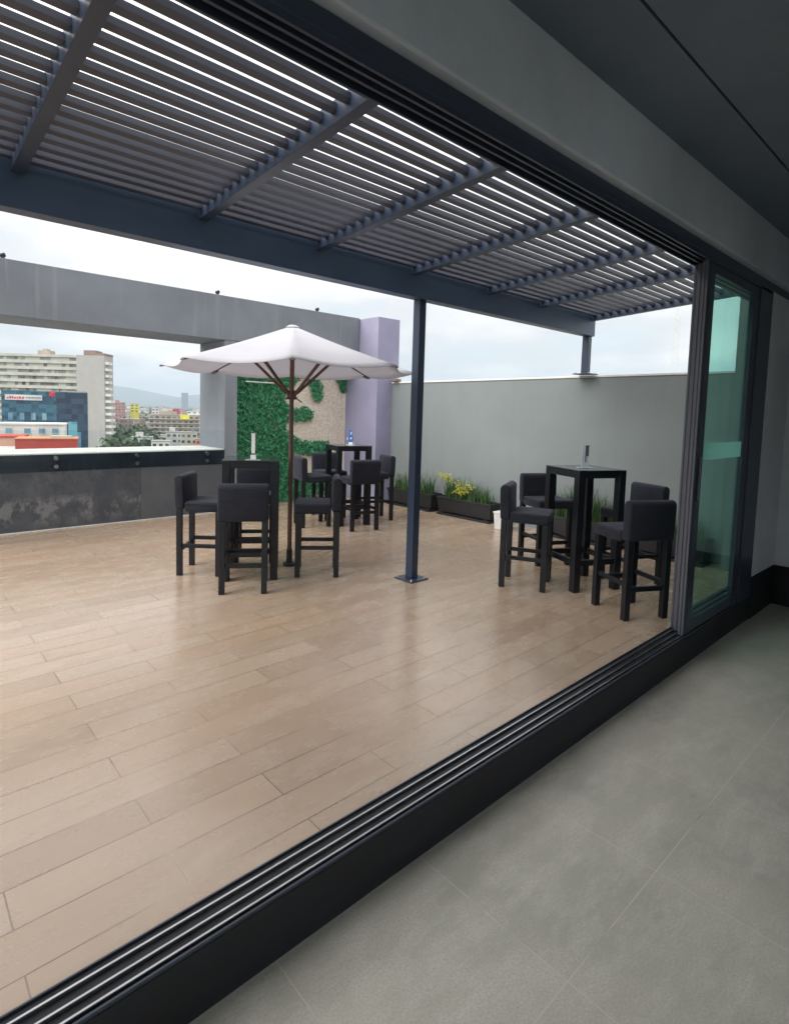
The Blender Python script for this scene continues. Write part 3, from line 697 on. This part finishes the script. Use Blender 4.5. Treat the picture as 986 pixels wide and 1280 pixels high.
b.build('red_emblem', M['c_hot'], O_)
b = MB(); b.box(4.5,13.2,.4,.7,Ht+.01,Ht+.4); b.build('roof_edge', M['c_grey'], O_)
# nearer low roofs
Bw = thing('white_building', 'low white building with square blue windows below the blue office', 'building', (25.68,143.97,GZ), AZ+R(25))
Ht = 21.7
b = MB(); b.box(-6.3,6.3,.2,9,0,Ht); b.build('wall', M['c_white'], Bw)
b = MB(); b.box(-6.5,6.5,-.05,9.1,Ht+.01,Ht+.35); b.build('roof_edge', M['c_white'], Bw)
for xx in (-4.4,-.9,1.9,4.5):
    for zz in (Ht-1.9,Ht-4.6):
        b = MB(); b.box(xx-.6,xx+.6,.08,.19,zz,zz+1.1); w_ = b.build('window', M['w_pale'], Bw)
        b = MB(); b.box(xx-.7,xx+.7,.0,.075,zz-.14,zz-.02); b.build('sill', M['c_cream'], w_)
b = MB(); b.box(-1.1,2.0,-3,-.1,Ht-6,Ht-2.6); b.build('lean_to', M['c_beige'], Bw)
Br = thing('red_building', 'long low building painted red just beyond the parapet', 'building', (20.64,104.43,GZ), AZ+R(25))
Ht = 20.66
b = MB(); b.box(-4.4,4.4,0,6,0,Ht); b.build('wall', M['c_red'], Br)
b = MB(); b.box(-4.55,4.55,-.12,6.1,Ht+.005,Ht+.16); b.build('roof_edge', M['c_orange'], Br)
b = MB(); b.box(.5,3.6,1,3,Ht+.165,Ht+.5); b.build('roof_hatch', M['c_cream'], Br)
Bp = thing('peach_building', 'peach coloured low building with white pitched roof left of the red one', 'building', (15.10,113.31,GZ), AZ+R(25))
b = MB(); b.box(-3.7,3.7,0,7,0,20.5); b.build('wall', plain('peach_render', (.56,.36,.27), .85), Bp)
b = MB(); b.box(-3.8,3.8,-.1,7,20.505,20.85); b.build('roof_edge', M['c_red'], Bp)
b = MB(); b.prism([(-5,17.0),(-5,17.4),(-.02,19.1),(-.02,18.7)], -4.6, 6.5); b.build('lower_roof', M['c_white'], Bp)

D_TANK = True
def block(name, x, y, ztop, w, dep, m, label, rows=0, cols=0, wm='w_dark', roofm='c_roof', group=None, hut=False, rz=None):
    t = thing(name, label, 'building', (x,y,GZ), AZ+R(20) if rz is None else rz, group)
    H = ztop-GZ
    b = MB(); b.box(-w/2,w/2,0,dep,0,H); b.build('wall', M[m], t)
    b = MB(); b.box(-w/2-.15,w/2+.15,-.15,dep+.15,H+.01,H+.4); b.build('roof', M[roofm], t)
    if rows:
        fh_ = 3.1; cw = w/cols
        for r_ in range(rows):
            for c_ in range(cols):
                zz = H-1.0-fh_*r_-1.3
                if zz < 1: continue
                b = MB(); b.box(-w/2+cw*(c_+.22),-w/2+cw*(c_+.78),-.08,-.01,zz,zz+1.35); b.build('window', M[wm], t)
    if D_TANK and rnd.random() < .6:
        b = MB(); b.tube((w*.25,dep*.3,H+.41),(w*.25,dep*.3,H+1.9),.6,.55,8); b.build('water_tank', M['c_slab'], t)
    if hut:
        b = MB(); b.box(-w*.3,w*.05,dep*.2,dep*.6,H+.41,H+2.6); b.build('roof_hut', M[m], t)
    return t
block('pink_building',198.98,651.03,4.86,13.2,14,'c_pink','dusty pink building right beside the tower, in the hazy city',5,4,hut=True)
block('yellow_building',219.40,659.69,3.63,9.1,9,'c_yellow','small bright yellow block beside the pink building in the city',3,2)
block('white_building',207.51,563.54,-.07,6.4,8,'c_white','narrow white block in the middle of the distant city',4,2)
block('red_building',207.13,510.56,-.19,5.9,7,'c_hot','small bright red block among the distant pale roofs',2,2)
bb_ = block('beige_building',158.47,393.49,-4.38,34.2,16,'c_beige','wide beige apartment building with four open floors in the middle of the city',5,9,hut=True)
for r_ in range(5):
    b = MB(); b.box(-17.3,17.3,-1.3,-.16,20.62-3.1*r_-2.9,20.62-3.1*r_-2.3); b.build('balcony', M['c_cream'], bb_)
yb = thing('billboard', 'yellow billboard on the roof of the wide beige building', 'billboard', (163.21,386.65,-8.2), AZ)
b = MB(); b.box(-3.4,3.4,0,.3,1.2,4.35); b.build('panel', M['c_yellow'], yb)
for xx in (-2.6,2.6):
    b = MB(); b.tube((xx,.5,0),(xx,.5,4.2),.15,k=6); b.build('post', M['c_grey'], yb)
block('cream_building',124.63,290.03,-12.11,8.6,9,'c_cream','cream block with a flat roof at the right of the nearest city row',4,3,hut=False)
block('orange_building',127.58,282.10,-15.16,4.7,6,'c_orange','small orange block beside the cream one at the column',2,2)
block('low_white_house',98.75,286.17,-14.22,10,9,'c_white','low white house with a dark garage opening beside the trees',2,3,hut=True)
block('low_white_house',98.25,259.96,-14.73,8.2,9,'c_white','low white house in front of the cream block',2,3)
block('low_white_house',122.81,304.97,-12.6,8.9,9,'c_white','taller white house just left of the cream block',3,3,hut=True)
block('tower_block',1066.2,2525.87,67.7,29.5,30,'c_slab','lone blue grey high rise standing on the far horizon',0,0,roofm='c_slab')
block('tower_block',1009.4,2176.07,49.3,26,26,'c_slab','blue grey high rise half hidden behind the dark column',0,0,roofm='c_slab')
block('brick_building',142.52,447.54,-8.84,9.2,10,'c_brown','brown brick building at the edge of the green trees',3,3)
block('grey_building',202.30,448.18,-10.87,16,11,'c_grey','grey apartment building right of the wide beige one',4,5,hut=True)
# the rest of the far city: small flat roofed blocks in loose rows
fv = Vector((fw.x,fw.y,0)).normalized(); rv = Vector((math.cos(AZ),math.sin(AZ),0))
cols_ = ['c_cream','c_white','c_grey','c_beige','c_brown','c_pink','c_white','c_cream']
words = {'c_cream':'cream','c_white':'white','c_grey':'grey','c_beige':'beige','c_brown':'brown','c_pink':'pink'}
for D_, n_, h0, h1 in ((345,4,6,11),(480,7,9,17),(560,8,9,19),(700,10,12,22),(860,12,12,24),(1080,14,13,25),(1380,15,14,24),(1750,16,13,26),(2250,16,14,28),(2900,16,12,26)):
    for i in range(n_):
        lat = (-.49+.25*(i+rnd.uniform(.1,.9))/n_)*D_; d_ = D_*rnd.uniform(.95,1.07)
        pos = fv*d_+rv*lat; w_ = rnd.uniform(8,17)*(1+D_/2600); hh = rnd.uniform(h0,h1)
        cm = rnd.choice(cols_); near = D_ < 720
        block('city_building', pos.x, pos.y, GZ+hh, w_, rnd.uniform(8,14), cm, 'small flat roofed %s building among many in the hazy distant city' % words[cm],
              3 if near else 0, 3 if near else 0, group='small %s buildings in the distant city' % words[cm], rz=AZ+rnd.uniform(-.35,.35))
# woods between the houses
M['tree'] = leaf_mat('far_tree_leaves', [(0,(.022,.045,.020)),(.6,(.045,.085,.032)),(1,(.085,.125,.05))], .7, 0)
b = MB()
def crown(b, x, y, z, r, n):
    for _ in range(n):
        d = Vector((rnd.gauss(0,1),rnd.gauss(0,1),rnd.gauss(0,.8))).normalized()*r*rnd.uniform(.55,1.05)
        c = Vector((x,y,z))+d; s = r*rnd.uniform(.16,.34)
        nn = (d.normalized()+Vector((rnd.gauss(0,.5),rnd.gauss(0,.5),rnd.gauss(.3,.5)))).normalized(); t_ = nn.orthogonal().normalized(); t_.rotate(Matrix.Rotation(rnd.uniform(0,6.28),3,nn)); w_ = nn.cross(t_)
        b.quad(c-t_*s,c-w_*s*.7,c+t_*s,c+w_*s*.7)
for _ in range(75):
    D_ = rnd.uniform(255,450); lat = (rnd.uniform(-.475,-.385))*D_; p = fv*D_+rv*lat; crown(b, p.x, p.y, GZ+rnd.uniform(4,9), rnd.uniform(3.5,6), 70)
for _ in range(20):
    D_ = rnd.uniform(300,420); lat = (rnd.uniform(-.30,-.28))*D_; p = fv*D_+rv*lat; crown(b, p.x, p.y, GZ+rnd.uniform(4,9), rnd.uniform(3.5,5), 60)
for _ in range(260):
    D_ = rnd.uniform(480,3600); lat = (rnd.uniform(-.49,-.22))*D_; p = fv*D_+rv*lat; crown(b, p.x, p.y, GZ+rnd.uniform(5,12), rnd.uniform(5,10)*(1+D_/2500), 34)
tag(b.build('city_trees', M['tree'], fix=False), None, kind='stuff')
# mountains on the horizon
pts = [(-600,9300,330),(300,8800,400),(1100,8250,350),(1894,7661,285),(2170,7418,255),(2378,7234,222),(2565,7070,176),(2826,6840,122),(2953,6728,160),(3102,6597,178),(3385,6347,215),(4200,5600,260),(5000,4800,300)]
b = MB(); nb = Vector((.66,.75,0)).normalized()
import itertools
rows_ = []
for (x,y,z) in pts:
    rows_.append([(x-nb.x*1400,y-nb.y*1400,GZ-2),(x-nb.x*600,y-nb.y*600,GZ+(z-GZ)*.55+rnd.uniform(-15,15)),(x,y,z),(x+nb.x*1500,y+nb.y*1500,GZ-2)])
for a, c in zip(rows_, rows_[1:]):
    for i in range(3): b.quad(a[i],a[i+1],c[i+1],c[i])
tag(b.build('hills', plain('wooded_hillside', (.06,.085,.06), .95, 0, .3, .004), smooth=True), None, kind='structure')
# lattice radio mast far off behind the grey wall
mt = thing('radio_mast', 'faint lattice radio mast against the sky beside the door stile', 'mast', (233.0,87.9,-10), AZ)
b = MB(); hh = 56; wd = 1.0
for sx in (-1,1):
    for sy in (-1,1): b.tube((sx*wd,sy*wd,0),(sx*wd*.6,sy*wd*.6,hh),.06,k=4)
k = 0; z = 0
while z < hh-2:
    for sx in (-1,1):
        b.tube((sx*wd*.85,-wd*.85,z),(-sx*wd*.83,-wd*.83,z+2),.035,k=4); b.tube((-wd*.85,sx*wd*.85,z),(-wd*.83,-sx*wd*.83,z+2),.035,k=4)
    z += 2
b.build('lattice', M['c_white'], mt)

# ---------------------------------------------------------------- air, sky, sun
hz = MB(); hz.box(-1500,6500,-1200,10600,-27,460)
hm = bpy.data.materials.new('pale_air'); hm.use_nodes = True; nt = hm.node_tree; nt.nodes.clear()
o_ = N(nt,'ShaderNodeOutputMaterial'); pv = N(nt,'ShaderNodeVolumePrincipled'); pv.inputs['Color'].default_value = (.70,.85,1,1); pv.inputs['Density'].default_value = .0002
nt.links.new(pv.outputs[0], o_.inputs['Volume'])
HAZE = True
if HAZE: tag(hz.build('haze', hm), None, kind='stuff')

SE, SA = R(40), R(-80)      # veiled sun off to the left of the terrace
wd_ = bpy.data.worlds.new('World'); sc.world = wd_; wd_.use_nodes = True; nt = wd_.node_tree
bg = nt.nodes['Background']
sky = N(nt, 'ShaderNodeTexSky', sky_type='NISHITA'); sky.sun_disc = False; sky.sun_elevation = SE; sky.sun_rotation = SA; sky.air_density = 1.2; sky.dust_density = 2.0
tc = N(nt, 'ShaderNodeTexCoord'); sp = N(nt, 'ShaderNodeSeparateXYZ'); nt.links.new(tc.outputs['Generated'], sp.inputs[0])
ab = N(nt,'ShaderNodeMath',operation='ABSOLUTE'); nt.links.new(sp.outputs[2], ab.inputs[0])
ad = N(nt,'ShaderNodeMath',operation='ADD'); ad.inputs[1].default_value = .16; nt.links.new(ab.outputs[0], ad.inputs[0])
dv = N(nt,'ShaderNodeVectorMath',operation='SCALE')
iv = N(nt,'ShaderNodeMath',operation='DIVIDE'); iv.inputs[0].default_value = 1; nt.links.new(ad.outputs[0], iv.inputs[1])
nt.links.new(tc.outputs['Generated'], dv.inputs[0]); nt.links.new(iv.outputs[0], dv.inputs['Scale'])
n1 = noise(nt, dv, .9, 7, .55); n2 = noise(nt, dv, 2.3, 6, .5)
cl = ramp(nt, n1.outputs[0], [(.34,(2.85,2.95,3.05)),(.43,(3.5,3.46,3.40)),(.51,(4.3,4.18,4.0)),(.60,(5.2,5.0,4.7)),(.70,(5.9,5.6,5.2))])
cl2 = mix(nt, ramp(nt, n2.outputs[0], [(.40,(.0,)*3),(.62,(.45,)*3)]).outputs[0], cl.outputs[0], (2.95,2.97,2.97))
cv = ramp(nt, n1.outputs[0], [(.30,(.62,)*3),(.40,(.98,)*3)])
fin = mix(nt, cv.outputs[0], sky.outputs[0], cl2)
zr_ = ramp(nt, ab.outputs[0], [(0,(.55,)*3),(.22,(.65,)*3),(.5,(1.0,)*3),(1,(1.0,)*3)]); zz_ = N(nt,'ShaderNodeVectorMath',operation='SCALE'); zz_.inputs['Scale'].default_value = 1.85
nt.links.new(mix(nt, 1.0, fin, zr_.outputs[0], 'MULTIPLY'), zz_.inputs[0]); nt.links.new(zz_.outputs[0], bg.inputs['Color']); bg.inputs['Strength'].default_value = .082
sl = bpy.data.lights.new('sun','SUN'); sl.energy = 1.25; sl.angle = R(50); sl.color = (1,.96,.9)
so_ = bpy.data.objects.new('sun', sl); C.objects.link(so_)
sd = Vector((math.sin(SA)*math.cos(SE), math.cos(SA)*math.cos(SE), math.sin(SE)))
so_.rotation_euler = sd.to_track_quat('Z','Y').to_euler()

vs = sc.view_settings; vs.view_transform = 'Standard'; vs.look = 'None'; vs.exposure = 1.62; vs.gamma = 1
sc.cycles.use_denoising = True
sc.cycles.max_bounces = 10; sc.cycles.diffuse_bounces = 5; sc.cycles.glossy_bounces = 4; sc.cycles.transparent_max_bounces = 16; sc.cycles.volume_bounces = 0
